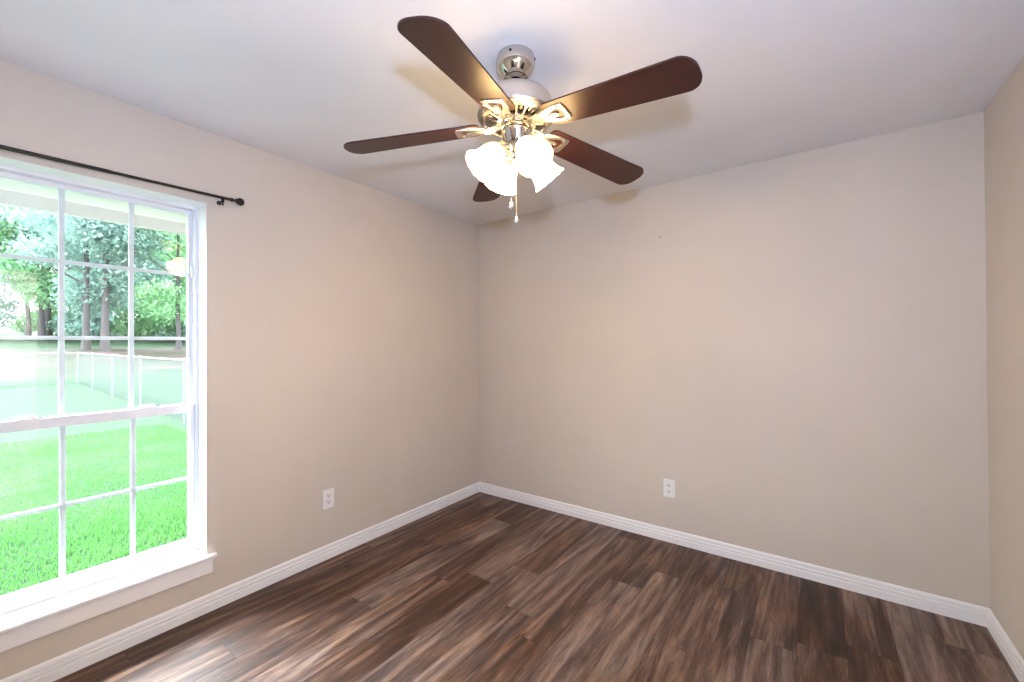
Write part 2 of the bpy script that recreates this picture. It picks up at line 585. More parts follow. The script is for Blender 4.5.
# brick skin outside, round the window
bm = bmesh.new()
for y0, y1, z0, z1 in ((-RD - 1.5, WY0, -0.3, 2.3), (WY1, 2.2, -0.3, 2.3), (WY0, WY1, -0.3, 0.22), (WY0, WY1, WZ1, 2.3)):
    box(bm, -0.28, -0.152, y0, y1, z0, z1)
struct(obj('trim_2', bm, M_brick), 'pale brick skin of the house outside the window', 'exterior wall')

# baseboards: moulded profile (outward, up)
BB = [(0, 0), (0.0145, 0), (0.0145, 0.0370), (0.0125, 0.0385), (0.0060, 0.0395), (0.0060, 0.0440), (0.0125, 0.0455), (0.0135, 0.0470), (0.0135, 0.0560), (0.0125, 0.0575), (0.0045, 0.0590), (0.0045, 0.0650),
      (0.0100, 0.0665), (0.0105, 0.0690), (0.0100, 0.0770), (0.0080, 0.0820), (0.0050, 0.0850), (0.0020, 0.0864), (0, 0.0864)]
def baseboard(name, fn, l0, l1, m0, m1, label):
    bm = bmesh.new()
    A = [bm.verts.new(fn(l0 + m0 * o, o, z)) for o, z in BB]
    B = [bm.verts.new(fn(l1 - m1 * o, o, z)) for o, z in BB]
    n = len(BB)
    for i in range(n):
        j = (i + 1) % n
        bm.faces.new((A[i], A[j], B[j], B[i]))
    bm.faces.new(list(reversed(A))); bm.faces.new(B)
    struct(obj(name, bm, M_trim), label, 'baseboard')
baseboard('baseboard_left', lambda l, o, z: (o, -l, z), 0, RD, 1, 1, 'white moulded baseboard under the window wall')
baseboard('baseboard_back', lambda l, o, z: (l, -o, z), 0, RW, 1, 1, 'white moulded baseboard along the back wall')
baseboard('baseboard_right', lambda l, o, z: (RW - o, -l, z), 0, -DY1 - 0.065, 1, 0, 'white moulded baseboard at the right edge')
baseboard('baseboard_front', lambda l, o, z: (l, -RD + o, z), 0, RW, 1, 1, 'white moulded baseboard behind the camera')

# door in the right wall (seen mirrored in the window glass)
door = struct(empty('door_1', (RW, (DY0 + DY1) / 2, 0)), 'open doorway with a white panelled door, mirrored in the window glass', 'door')
def dl(bm, x0, x1, y0, y1, z0, z1):
    cy = (DY0 + DY1) / 2
    box(bm, x0, x1, y0 - cy, y1 - cy, z0, z1)
HM = Matrix.Translation((0.125, -(DY1 - DY0) / 2, 0)) @ Matrix.Rotation(-PI / 2, 4, 'Z')     # hinged back into the hall
bm = bmesh.new()
box(bm, -0.04, -0.005, 0.0, 0.80, 0.008, DZ - 0.004, HM)
for z0, z1 in ((0.22, 0.80), (0.98, 1.56), (1.68, 1.92)):
    for y0, y1 in ((0.12, 0.36), (0.45, 0.69)):
        box(bm, -0.010, -0.001, y0, y1, z0, z1, HM)
obj('door_slab', bm, M_trim, door, bevel=0.003)
bm = bmesh.new()
dl(bm, -0.015, 0.0, DY0 - 0.06, DY0, 0, DZ + 0.06); dl(bm, -0.015, 0.0, DY1, DY1 + 0.06, 0, DZ + 0.06); dl(bm, -0.015, 0.0, DY0, DY1, DZ, DZ + 0.06)
obj('door_casing', bm, M_trim, door, bevel=0.003)
bm = bmesh.new()
lathe(bm, [(0.032, 0), (0.032, 0.006), (0.012, 0.010), (0.011, 0.03), (0.024, 0.036), (0.028, 0.05), (0.02, 0.062), (0.004, 0.066)], 24,
      HM @ axis_matrix((-0.005, 0.735, 0.95), (1, 0, 0)), True, True)
obj('door_knob', bm, M_nickel, door, smooth=True)

# the hall beyond the doorway
HX = RW + 0.12
bm = bmesh.new()
box(bm, HX, HX + 1.3, -RD - 0.2, -1.9, -0.12, -0.001); box(bm, HX, HX + 1.3, -RD - 0.2, -1.9, RH, RH + 0.1)
box(bm, HX + 1.2, HX + 1.3, -RD - 0.1, -2.0, 0, RH); box(bm, HX, HX + 1.2, -RD - 0.2, -RD - 0.1, 0, RH); box(bm, HX, HX + 1.2, -2.0, -1.9, 0, RH)
struct(obj('trim_1', bm, M_ceil), 'white hall beyond the open doorway', 'hall')
hl_d = bpy.data.lights.new('hall_light', 'POINT')
hl_d.energy = 142
hl_d.color = (1.0, 0.94, 0.74)
hl_d.shadow_soft_size = 0.12
hl = bpy.data.objects.new('hall_light', hl_d)
hl.location = (HX + 0.65, -2.15, 2.25)
C.objects.link(hl)

# ------------------------------------------------------------------ window
win = struct(empty('window_1', (0, (WY0 + WY1) / 2, WZ0)), 'tall white single-hung window with divided panes facing the yard', 'window')
WCY = (WY0 + WY1) / 2
def wl(bm, x0, x1, y0, y1, z0, z1):
    box(bm, x0, x1, y0 - WCY, y1 - WCY, z0 - WZ0, z1 - WZ0)

bm = bmesh.new()      # painted jamb boards lining the opening
wl(bm, -0.15, 0.001, WY1 - 0.002, WY1 + 0.0, 0.288, WZ1); wl(bm, -0.15, 0.001, WY0, WY0 + 0.002, 0.288, WZ1); wl(bm, -0.15, 0.001, WY0 + 0.002, WY1 - 0.002, WZ1 - 0.002, WZ1)
obj('jamb_lining', bm, M_trim, win)

FR = 0.014
bm = bmesh.new()      # vinyl master frame with a stepped track
wl(bm, -0.185, -0.108, WY1 - FR - 0.002, WY1 - 0.002, 0.288, WZ1 - 0.002); wl(bm, -0.185, -0.108, WY0 + 0.002, WY0 + FR + 0.002, 0.288, WZ1 - 0.002)
wl(bm, -0.185, -0.108, WY0 + FR, WY1 - FR, WZ1 - 0.016, WZ1 - 0.002); wl(bm, -0.185, -0.108, WY0 + FR, WY1 - FR, 0.288, 0.306)
wl(bm, -0.146, -0.141, WY1 - FR - 0.010, WY1 - FR, 0.30, WZ1 - 0.01); wl(bm, -0.146, -0.141, WY0 + FR, WY0 + FR + 0.010, 0.30, WZ1 - 0.01)
wl(bm, -0.120, -0.112, WY0 + FR, WY1 - FR, 0.300, 0.316)
obj('window_frame', bm, M_vinyl, win, bevel=0.0015)

GY0, GY1 = WY0 + 0.034, WY1 - 0.034      # glass edges
COLS = [-2.376, -2.606, -2.836]
def sash(name, x0, x1, zlo, zhi, blo, bhi, rows, label, fr=0.017):
    xm = (x0 + x1) / 2
    bm = bmesh.new()
    y0, y1 = WY0 + FR + 0.003, WY1 - FR - 0.003
    wl(bm, x0, x1, GY1, y1, zlo, zhi); wl(bm, x0, x1, y0, GY0, zlo, zhi)
    wl(bm, x0, x1, GY0, GY1, zhi - bhi, zhi); wl(bm, x0, x1, GY0, GY1, zlo, zlo + blo)
    s = obj(name, bm, M_vinyl, win, bevel=0.002)
    s['label'] = label
    bm = bmesh.new()      # grille bars, notched into one lattice
    for c in COLS:
        wl(bm, xm - 0.004, xm + 0.004, c - 0.0095, c + 0.0095, zlo + blo, zhi - bhi)
    for r in rows:
        edges = [GY0] + sorted(COLS) + [GY1]
        for a, b_ in zip(edges, edges[1:]):
            wl(bm, xm - 0.004, xm + 0.004, a + (0.0095 if a != GY0 else 0), b_ - (0.0095 if b_ != GY1 else 0), r - 0.0085, r + 0.0085)
    obj('muntin', bm, M_vinyl, s)
    bm = bmesh.new()      # one sheet of glass in front of the grille
    wl(bm, xm + 0.0065, xm + 0.0072, GY0 - 0.004, GY1 + 0.004, zlo + blo - 0.004, zhi - bhi + 0.004)
    obj('glass_pane', bm, M_glass, s)
    return s
up = sash('upper_sash', -0.172, -0.147, 1.010, WZ1 - 0.017, 0.034, 0.020, [1.383, 1.716], 'upper sash with a three-row grille')
lo = sash('lower_sash', -0.140, -0.113, 0.308, 1.046, 0.042, 0.044, [0.662], 'lower sash with a two-row grille')
for yy in (-2.318, -2.705):
    bm = bmesh.new()
    wl(bm, -0.136, -0.116, yy - 0.030, yy + 0.030, 1.046, 1.050)
    lathe(bm, [(0.010, 0), (0.010, 0.008), (0.006, 0.010)], 16, Matrix.Translation((-0.126, yy - WCY + 0.012, 1.050 - WZ0)), True, True)
    wl(bm, -0.130, -0.122, yy - 0.034, yy + 0.010, 1.052, 1.058)
    k = obj('sash_lock', bm, M_plate, win, bevel=0.001)
    bm = bmesh.new()
    wl(bm, -0.134, -0.128, yy + 0.022, yy + 0.044, 1.046, 1.052)
    kk = obj('lock_keeper', bm, M_slot, win)
    kk['label'] = 'dark lock keeper on the meeting rail'
for yy, sgn in ((WY1 - FR - 0.002, -1), (WY0 + FR + 0.002, 1)):
    bm = bmesh.new()
    y0, y1 = sorted((yy, yy + sgn * 0.010))
    wl(bm, -0.138, -0.118, y0, y1, 1.70, 1.755)
    obj('vent_latch', bm, M_plate, win, bevel=0.002)

# stool and apron
bm = bmesh.new()
prof = [(-0.108, 0.266), (0.022, 0.266), (0.0275, 0.2685), (0.030, 0.273), (0.030, 0.281), (0.0275, 0.2855), (0.022, 0.288), (-0.108, 0.288)]
def stool_piece(p, y0, y1):
    prism(bm, p, y0 - WCY, y1 - WCY, lambda a, b_, h: (a, h, b_ - WZ0))
stool_piece(prof, WY0 + 0.001, WY1 - 0.001)
horn = [(0.0005, 0.266)] + prof[1:7] + [(0.0005, 0.288)]
stool_piece(horn, WY1 - 0.001, WY1 + 0.037); stool_piece(horn, WY0 - 0.037, WY0 + 0.001)
sl = obj('window_sill', bm, M_trim, win)
sl['label'] = 'white wooden stool board under the window'
bm = bmesh.new()
wl(bm, 0.0005, 0.016, WY0 - 0.021, WY1 + 0.021, 0.1975, 0.2655)
obj('window_apron', bm, M_trim, win, bevel=0.002)
bm = bmesh.new()      # sloped sill outside
prism(bm, [(-0.187, 0.20), (-0.187, 0.300), (-0.34, 0.255), (-0.34, 0.20)], WY0 - WCY, WY1 - WCY, lambda a, b_, h: (a, h, b_ - WZ0))
se = obj('exterior_sill', bm, M_speckle, win)
se['label'] = 'pale speckled sill outside the glass'

# ------------------------------------------------------------------ curtain rod
rod = tag(empty('curtain_rod', (0.05, -2.03, 2.104)), 'thin dark bronze curtain rod with ball end above the window', 'curtain rod')
RY, RL = -2.03, 1.15
slope = -0.016
bm = bmesh.new(); tube(bm, [(0, 0.0, 0), (0, -RL, slope * RL)], 0.0066, 14)
obj('rod_pole', bm, M_bronze, rod, smooth=True)
bm = bmesh.new(); tube(bm, [(0, -0.45, slope * 0.45), (0, -0.46, slope * 0.46), (0, -0.461, slope * 0.461), (0, -RL, slope * RL)], [0.0066, 0.0080, 0.0080, 0.0080], 14)
obj('outer_rod', bm, M_bronze, rod, smooth=True)
for yy, sg in ((0.0, 1), (-RL, -1)):
    bm = bmesh.new()
    lathe(bm, [(0.0095, 0), (0.0095, 0.010), (0.006, 0.013), (0.006, 0.022), (0.011, 0.024), (0.011, 0.027), (0.014, 0.031), (0.0185, 0.038), (0.0198, 0.045),
               (0.0185, 0.052), (0.014, 0.059), (0.007, 0.063), (0.001, 0.064)], 24, axis_matrix((0, yy, slope * -yy), (0, sg, 0)), True, True)
    obj('finial', bm, M_bronze, rod, smooth=True)
for yy in (-0.035, -RL + 0.035):
    bm = bmesh.new()
    z = slope * -yy
    lathe(bm, [(0.011, 0), (0.011, 0.004), (0.005, 0.006), (0.005, 0.045)], 20, axis_matrix((-0.0498, yy, z - 0.018), (1, 0, 0)), True, True)
    # cradle under the pole with a set screw
    for k in range(9):
        a0, a1 = PI + k * PI / 9, PI + (k + 1) * PI / 9
        prism(bm, [(0.0075 * math.cos(a0), 0.0075 * math.sin(a0)), (0.0115 * math.cos(a0), 0.0115 * math.sin(a0)), (0.0115 * math.cos(a1), 0.0115 * math.sin(a1)), (0.0075 * math.cos(a1), 0.0075 * math.sin(a1))],
              yy - 0.006, yy + 0.006, lambda a, b_, h, z=z: (a, h, b_ + z))
    box(bm, -0.010, 0.006, yy - 0.005, yy + 0.005, z - 0.026, z - 0.010)
    lathe(bm, [(0.003, 0), (0.003, 0.010), (0.005, 0.011), (0.005, 0.015)], 12, axis_matrix((0, yy, z - 0.024), (0, 0, -1)), True, True)
    obj('rod_bracket', bm, M_bronze, rod, smooth=True)

# ------------------------------------------------------------------ outlets
def outlet(loc, rz, label):
    t = tag(empty('wall_outlet', loc, rz), label, 'outlet')
    # local: x across, -y out of the wall, z up
    bm = bmesh.new(); box(bm, -0.0365, 0.0365, -0.006, 0.0, -0.059, 0.059)
    obj('cover_plate', bm, M_plate, t, bevel=0.0025, seg=3)
    for zc in (0.0205, -0.0205):
        bm = bmesh.new()
        out = []
        for i in range(32):
            a = 2 * PI * i / 32
            out.append((max(-0.0165, min(0.0165, 0.0185 * math.cos(a))), zc + max(-0.0135, min(0.0135, 0.0175 * math.sin(a)))))
        prism(bm, out, -0.0060, -0.0078, lambda a, b_, h: (a, h, b_))
        rc = obj('receptacle', bm, M_plate, t)
        bm = bmesh.new()
        box(bm, -0.0090, -0.0052, -0.0082, -0.0070, zc - 0.002, zc + 0.0088); box(bm, 0.0052, 0.0090, -0.0082, -0.0070, zc - 0.0005, zc + 0.0080)
        lathe(bm, [(0.0034, 0), (0.0034, 0.0012)], 14, axis_matrix((0, -0.0070, zc - 0.007), (0, -1, 0)), True, True)
        sl_ = obj('slot', bm, M_slot, rc)
        sl_['label'] = 'dark plug slots'
    bm = bmesh.new(); lathe(bm, [(0.0035, 0), (0.0033, 0.0012), (0.001, 0.0016)], 14, axis_matrix((0, -0.006, 0), (0, -1, 0)), True, True)
    obj('plate_screw', bm, M_nickel, t, smooth=True)
    return t
outlet((0.0003, -1.4675, 0.374), PI / 2, 'white duplex outlet on the wall beside the window')
outlet((1.6895, -0.0003, 0.361), 0.0, 'white duplex outlet on the plain back wall')

# small nail left in the back wall
bm = bmesh.new(); lathe(bm, [(0.0018, -0.002), (0.0018, 0.006), (0.0042, 0.0062), (0.0042, 0.0075), (0.001, 0.008)], 12, axis_matrix((1.640, 0, 2.073), (0, -1, 0)), True, True)
tag(obj('wall_nail', bm, M_bronze, None, smooth=True), 'tiny dark nail left high on the bare back wall', 'nail')

# ------------------------------------------------------------------ ceiling fan
FX, FY = 1.5848, -1.6287
fan = tag(empty('ceiling_fan', (FX, FY, RH)), 'brushed nickel ceiling fan with five dark wood blades and lit glass shades', 'ceiling fan')
def fz(z): return z - RH

bm = bmesh.new()
lathe(bm, [(0.0715, fz(2.4398)), (0.0715, fz(2.4300)), (0.0735, fz(2.4285)), (0.0745, fz(2.420)), (0.0742, fz(2.410)), (0.0715, fz(2.398)), (0.066, fz(2.386)), (0.0575, fz(2.374)), (0.048, fz(2.3635)), (0.044, fz(2.360)),
           (0.042, fz(2.362)), (0.041, fz(2.372)), (0.020, fz(2.387))], 56)
can = obj('canopy', bm, M_chrome, fan, smooth=True)
for k in range(4):
    a = k * PI / 2 + math.radians(-70)
    bm = bmesh.new(); lathe(bm, [(0.0052, 0), (0.0048, 0.002), (0.0015, 0.003)], 14, axis_matrix((0.0742 * math.cos(a), 0.0742 * math.sin(a), fz(2.420)), (math.cos(a), math.sin(a), 0)), True, True)
    s_ = obj('canopy_screw', bm, M_bronze, can, smooth=True)
bm = bmesh.new()
lathe(bm, [(0.0125, fz(2.400)), (0.0125, fz(2.290))], 24)
lathe(bm, [(0.020, fz(2.356)), (0.032, fz(2.364)), (0.034, fz(2.376)), (0.024, fz(2.396)), (0.012, fz(2.398))], 24)
obj('downrod', bm, M_chrome, fan, smooth=True)
bm = bmesh.new()
lathe(bm, [(0.0126, fz(2.318)), (0.022, fz(2.317)), (0.025, fz(2.306)), (0.040, fz(2.300)), (0.060, fz(2.297)), (0.085, fz(2.294)), (0.106, fz(2.2895)), (0.122, fz(2.283)), (0.132, fz(2.274)),
           (0.1375, fz(2.262)), (0.140, fz(2.246)), (0.1415, fz(2.222)), (0.1465, fz(2.219)), (0.148, fz(2.213)), (0.1465, fz(2.207)), (0.142, fz(2.204)), (0.142, fz(2.200)), (0.137, fz(2.196)), (0.130, fz(2.195))], 72)
mot = obj('motor_housing', bm, M_nickel, fan, smooth=True)
bm = bmesh.new()      # open vent ring below: dark well and cast ribs
lathe(bm, [(0.131, fz(2.206)), (0.060, fz(2.204))], 64)
w_ = obj('vent_well', bm, M_bronze, mot, smooth=True)
w_['label'] = 'dark inside of the motor vents'
bm = bmesh.new()
lathe(bm, [(0.136, fz(2.199)), (0.135, fz(2.192)), (0.122, fz(2.189)), (0.118, fz(2.192)), (0.118, fz(2.199))], 64)
lathe(bm, [(0.076, fz(2.186)), (0.076, fz(2.180)), (0.060, fz(2.178)), (0.060, fz(2.200))], 48)
for k in range(20):
    a = 2 * PI * k / 20
    m4 = Matrix.Rotation(a, 4, 'Z')
    pts = [(0.122, -0.0065), (0.122, 0.0065), (0.098, 0.0028), (0.072, 0.0045), (0.072, -0.0045), (0.098, -0.0028)]
    def rib(a_, b_, h, m4=m4):
        zz = fz(2.190) - (0.122 - a_) * 0.16 + h
        return m4 @ Vector((a_, b_, zz))
    prism(bm, pts, 0.0, 0.009, rib)
    m5 = Matrix.Rotation(a + PI / 20, 4, 'Z')
    def rib2(a_, b_, h, m5=m5):
        return m5 @ Vector((a_, b_, fz(2.190) - (0.122 - a_) * 0.16 + h))
    prism(bm, [(0.120, -0.003), (0.120, 0.003), (0.104, 0.0055), (0.098, 0.0), (0.104, -0.0055)], 0.0, 0.007, rib2)
obj('vent_ring', bm, M_nickel, mot, smooth=True)
bm = bmesh.new()
lathe(bm, [(0.057, fz(2.200)), (0.057, fz(2.184)), (0.061, fz(2.182)), (0.062, fz(2.178)), (0.058, fz(2.175)), (0.058, fz(2.166)), (0.062, fz(2.163)), (0.062, fz(2.159)), (0.040, fz(2.156))], 48)
obj('flywheel', bm, M_chrome, fan, smooth=True)
bm = bmesh.new()
lathe(bm, [(0.040, fz(2.158)), (0.053, fz(2.157)), (0.054, fz(2.152)), (0.053, fz(2.148)), (0.052, fz(2.115)), (0.050, fz(2.098)), (0.045, fz(2.082)), (0.036, fz(2.070)), (0.030, fz(2.066)),
           (0.030, fz(2.058)), (0.024, fz(2.050)), (0.012, fz(2.045)), (0.009, fz(2.038)), (0.005, fz(2.032)), (0.001, fz(2.030))], 48)
obj('switch_housing', bm, M_chrome, fan, smooth=True)

# blades: outline along local x, 1.3 degrees above the fitted plane at the root, pitched about their own axis
ZB, R1, TH, PITCH = 2.111, 0.665, math.radians(284.2), -0.1757
DROOP = 0.108
def blade_outline():
    pts = []
    r0, hw0, hw1 = 0.137, 0.060, 0.0715
    cr = 0.060
    # +b side from root to tip
    for k in range(7):           # rounded root corner
        a = PI - k * (PI / 2) / 6
        pts.append((r0 + 0.025 + 0.025 * math.cos(a), hw0 - 0.025 + 0.025 * math.sin(a)))
    for t in (0.25, 0.5, 0.75):
        r = r0 + 0.03 + (R1 - cr - r0 - 0.03) * t
        pts.append((r, hw0 + (hw1 - hw0) * t))
    for k in range(11):
        a = PI / 2 - k * (PI / 2) / 10
        pts.append((R1 - cr * 0.82 + cr * 0.82 * math.cos(a), hw1 - cr + cr * math.sin(a)))
    low = [(r, -b_) for r, b_ in reversed(pts)]
    return pts + low
BO = blade_outline()

def iron_rings():
    """outer and inner outline of the cast blade iron's open fan, matched point for point"""
    n = 40
    outer, inner = [], []
    for i in range(n):
        a = 2 * PI * i / n
        c, s = math.cos(a), math.sin(a)
        # fan-shaped: pointed towards the hub, a broad arc outwards
        u = (c + 1) / 2
        r = 0.158 + 0.072 * c
        w = 0.056 * (u ** 0.75) * (1 if s >= 0 else -1) * abs(s) ** 0.62 if c > -0.98 else 0.010 * s
        if c > 0.55:
            r = 0.158 + 0.072 * (1 - 0.16 * abs(s) ** 2)
        outer.append((r, w + (0.010 if s >= 0 else -0.010) * (1 - u)))
        ri = 0.176 + 0.036 * c
        wi = 0.034 * (u ** 0.8) * (1 if s >= 0 else -1) * abs(s) ** 0.7
        inner.append((ri, wi + 0.002 * s))
    return outer, inner
IO, II = iron_rings()

for k in range(5):
    ang = TH + k * 2 * PI / 5
    m4 = Matrix.Rotation(ang, 4, 'Z') @ Matrix.Translation((R1, 0, fz(ZB))) @ Matrix.Rotation(math.atan(DROOP), 4, 'Y') @ Matrix.Rotation(PITCH, 4, 'X') @ Matrix.Translation((-R1, 0, 0))
    bm = bmesh.new()
    prism(bm, BO, -0.003, 0.003, lambda a, b_, h: (a, b_, h))
    bl = obj('blade', bm, M_blade, fan, bevel=0.0012)
    bl.matrix_basis = m4
    bl['label'] = 'dark mahogany fan blade'
    # iron
    bm = bmesh.new()
    def V(a, b_, h): return bm.verts.new((a, b_, h))
    n = len(IO)
    hb, ht = -0.0098, -0.0034
    midr = [((o[0] + i[0]) / 2, (o[1] + i[1]) / 2) for o, i in zip(IO, II)]
    O0 = [V(a, b_, ht) for a, b_ in IO]
    O1 = [V(a * 0.999, b_ * 0.97, hb + 0.003) for a, b_ in IO]
    Md = [V(a, b_, hb) for a, b_ in midr]
    I1 = [V(a, b_, hb + 0.003) for a, b_ in II]
    I0 = [V(a, b_, ht) for a, b_ in II]
    for A, B in ((O0, O1), (O1, Md), (Md, I1), (I1, I0), (I0, O0)):
        for i in range(n):
            j = (i + 1) % n
            bm.faces.new((A[i], A[j], B[j], B[i]))
    # raised leaf in the opening, joined by a stem
    prism(bm, [(0.134, -0.003), (0.156, -0.0035), (0.168, -0.0105), (0.188, -0.008), (0.192, 0.0), (0.188, 0.008), (0.168, 0.0105), (0.156, 0.0035), (0.134, 0.003)], -0.0085, -0.0034, lambda a, b_, h: (a, b_, h))
    # two arms that curl in to the flywheel
    for sgn in (1, -1):
        pts = [(0.120, 0.016 * sgn, -0.007), (0.104, 0.021 * sgn, -0.008), (0.088, 0.020 * sgn, -0.006), (0.076, 0.015 * sgn, -0.002), (0.063, 0.011 * sgn, 0.004)]
        tube(bm, pts, [0.006, 0.0065, 0.006, 0.0055, 0.006], 8)
    tube(bm, [(0.136, 0, -0.007), (0.112, 0, -0.008), (0.094, 0, -0.007), (0.076, 0, -0.002), (0.063, 0, 0.004)], [0.004, 0.0055, 0.005, 0.005, 0.005], 8)
    ir = obj('blade_iron', bm, M_nickel, bl, smooth=True)
    for (sx, sy) in ((0.180, 0.0), (0.205, 0.036), (0.205, -0.036)):
        bm = bmesh.new(); lathe(bm, [(0.0048, 0), (0.0045, 0.0018), (0.0015, 0.0028)], 12, axis_matrix((sx, sy, -0.0105), (0, 0, -1)), True, True)
        obj('iron_screw', bm, M_nickel, bl, smooth=True)

# light kit: four arms, each with a bell shade and a bulb
RIGHT = math.atan2(_r.y, _r.x)                 # azimuth of the picture's right-hand direction, used once to orient the kit
SP = [(0.0245, 0.0), (0.028, 0.004), (0.035, 0.013), (0.0425, 0.026), (0.047, 0.042), (0.049, 0.058), (0.051, 0.074), (0.055, 0.090), (0.061, 0.104), (0.0685, 0.115)]
for k in range(4):
    az = RIGHT + math.radians(-65 + 90 * k)
    d = Vector((math.cos(az), math.sin(az), 0))
    tilt = math.radians(46)
    ax = (d * math.cos(tilt) + Vector((0, 0, -math.sin(tilt)))).normalized()
    rim = d * 0.147 + Vector((0, 0, fz(1.994)))
    neck = rim - ax * 0.115
    arm = None
    bm = bmesh.new()
    st = d * 0.045 + Vector((0, 0, fz(2.098)))
    tube(bm, [st, st + d * 0.016 + Vector((0, 0, 0.004)), neck - ax * 0.030, neck - ax * 0.018], [0.0085, 0.0085, 0.0085, 0.0085], 12)
    lathe(bm, [(0.010, -0.026), (0.017, -0.024), (0.020, -0.016), (0.022, -0.004), (0.030, 0.000), (0.0325, 0.008), (0.0325, 0.014), (0.0300, 0.014)], 32, axis_matrix(neck, ax), True, False)
    for q in range(3):
        a = 2 * PI * q / 3 + 0.4
        mm = axis_matrix(neck, ax)
        p0 = mm @ Vector((0.032 * math.cos(a), 0.032 * math.sin(a), 0.008)); p1 = mm @ Vector((0.041 * math.cos(a), 0.041 * math.sin(a), 0.008))
        tube(bm, [p0, p1], [0.002, 0.003], 8)
    arm = obj('lamp_arm', bm, M_chrome, fan, smooth=True)
    bm = bmesh.new()
    def wob(kk, a, r, z):
        t = kk / (len(SP) * 2 - 1)
        q = max(0.0, (z - 0.070) / 0.048)
        return r * (1 + 0.006 * q * math.cos(12 * a)), z + 0.0010 * q * math.cos(12 * a)
    inner_p = [(r - 0.0028, z) for r, z in reversed(SP)]
    lathe(bm, SP + inner_p, 60, axis_matrix(neck, ax), False, False, wob)
    sh = obj('lamp_shade', bm, M_shade, fan, smooth=True)
    sh['label'] = 'lit frosted bell-shaped glass shade'
    bm = bmesh.new()
    lathe(bm, [(0.011, 0.004), (0.012, 0.018), (0.018, 0.034), (0.0235, 0.050), (0.025, 0.062), (0.022, 0.074), (0.014, 0.083), (0.002, 0.087)], 28, axis_matrix(neck, ax), True, True)
    obj('light_bulb', bm, M_bulb, sh, smooth=True)

# pull chains with drops
for (ox, oy, ztop, zfob, lab) in ((-0.012, -0.018, 2.075, 1.900, 'shorter pull chain'), (0.002, -0.004, 2.032, 1.845, 'longer pull chain')):
    bm = bmesh.new()
    nb = int((ztop - zfob) / 0.0055)
    tube(bm, [(ox, oy, fz(ztop)), (ox, oy, fz(zfob))], 0.0006, 6)
    for i in range(nb):
        z = fz(ztop) - i * 0.0055
        lathe(bm, [(0.0002, z + 0.0016), (0.0012, z + 0.001), (0.0016, z), (0.0012, z - 0.001), (0.0002, z - 0.0016)], 8, Matrix.Translation((ox, oy, 0)))
    pc = obj('pull_chain', bm, M_chrome, fan, smooth=True)
    pc['label'] = lab
    bm = bmesh.new()
    z = fz(zfob)
    lathe(bm, [(0.0010, 0), (0.0030, -0.002), (0.0030, -0.008), (0.0022, -0.011), (0.0045, -0.017), (0.0078, -0.025), (0.0088, -0.031), (0.0070, -0.037), (0.0030, -0.041), (0.0005, -0.042)], 12,
          Matrix.Translation((ox, oy, z)), True, True)
    obj('chain_drop', bm, M_crystal, pc, smooth=True)

# ------------------------------------------------------------------ outside: eave, yard, fence, trees
GZ = -0.13
bm = bmesh.new(); box(bm, -0.70, -0.05, -RD - 1.5, 2.2, 2.090, 2.11)
struct(obj('trim_3', bm, M_soffit), 'cream soffit under the eave outside the window', 'soffit')
bm = bmesh.new()
prism(bm, [(-0.60, 2.025), (-0.60, 2.09), (-0.62, 2.09), (-0.62, 2.025)], -RD - 1.5, 2.2, lambda a, b_, h: (a, h, b_))
prism(bm, [(-0.621, 2.03), (-0.621, 2.20), (-0.655, 2.20), (-0.655, 2.03)], -RD - 1.5, 2.2, lambda a, b_, h: (a, h, b_))
struct(obj('trim_4', bm, M_fascia), 'pale fascia board along the eave outside', 'fascia')
bm = bmesh.new()      # roof plane above the eave
prism(bm, [(-0.70, 2.21), (-0.70, 2.24), (1.6, 3.55), (RW + 0.3, 3.55), (RW + 0.3, 2.57), (-0.2, 2.57)], -RD - 1.5, 2.2, lambda a, b_, h: (a, h, b_))
struct(obj('roof', bm, M_fascia), 'roof of the house above the room', 'roof')

def ground_z(x, y):
    d = -x
    z = GZ
    if d > 23:
        z += 0.062 * (d - 23) * min(1, (d - 23) / 6)
    return z + 0.03 * math.sin(0.5 * x + 0.3 * y) * min(1, max(0, (d - 4) / 6))
bm = bmesh.new()
xs = [-0.29 - 0.5 * i for i in range(50)] + [-26 - 1.6 * i for i in range(48)]
ys = [-26 + 1.5 * i for i in range(44)]
grid = [[bm.verts.new((x, y, ground_z(x, y))) for y in ys] for x in xs]
for i in range(len(xs) - 1):
    for j in range(len(ys) - 1):
        bm.faces.new((grid[i][j], grid[i][j + 1], grid[i + 1][j + 1], grid[i + 1][j]))
struct(obj('ground', bm, M_lawn, smooth=True), 'mown lawn running to bare ground under the trees', 'lawn')

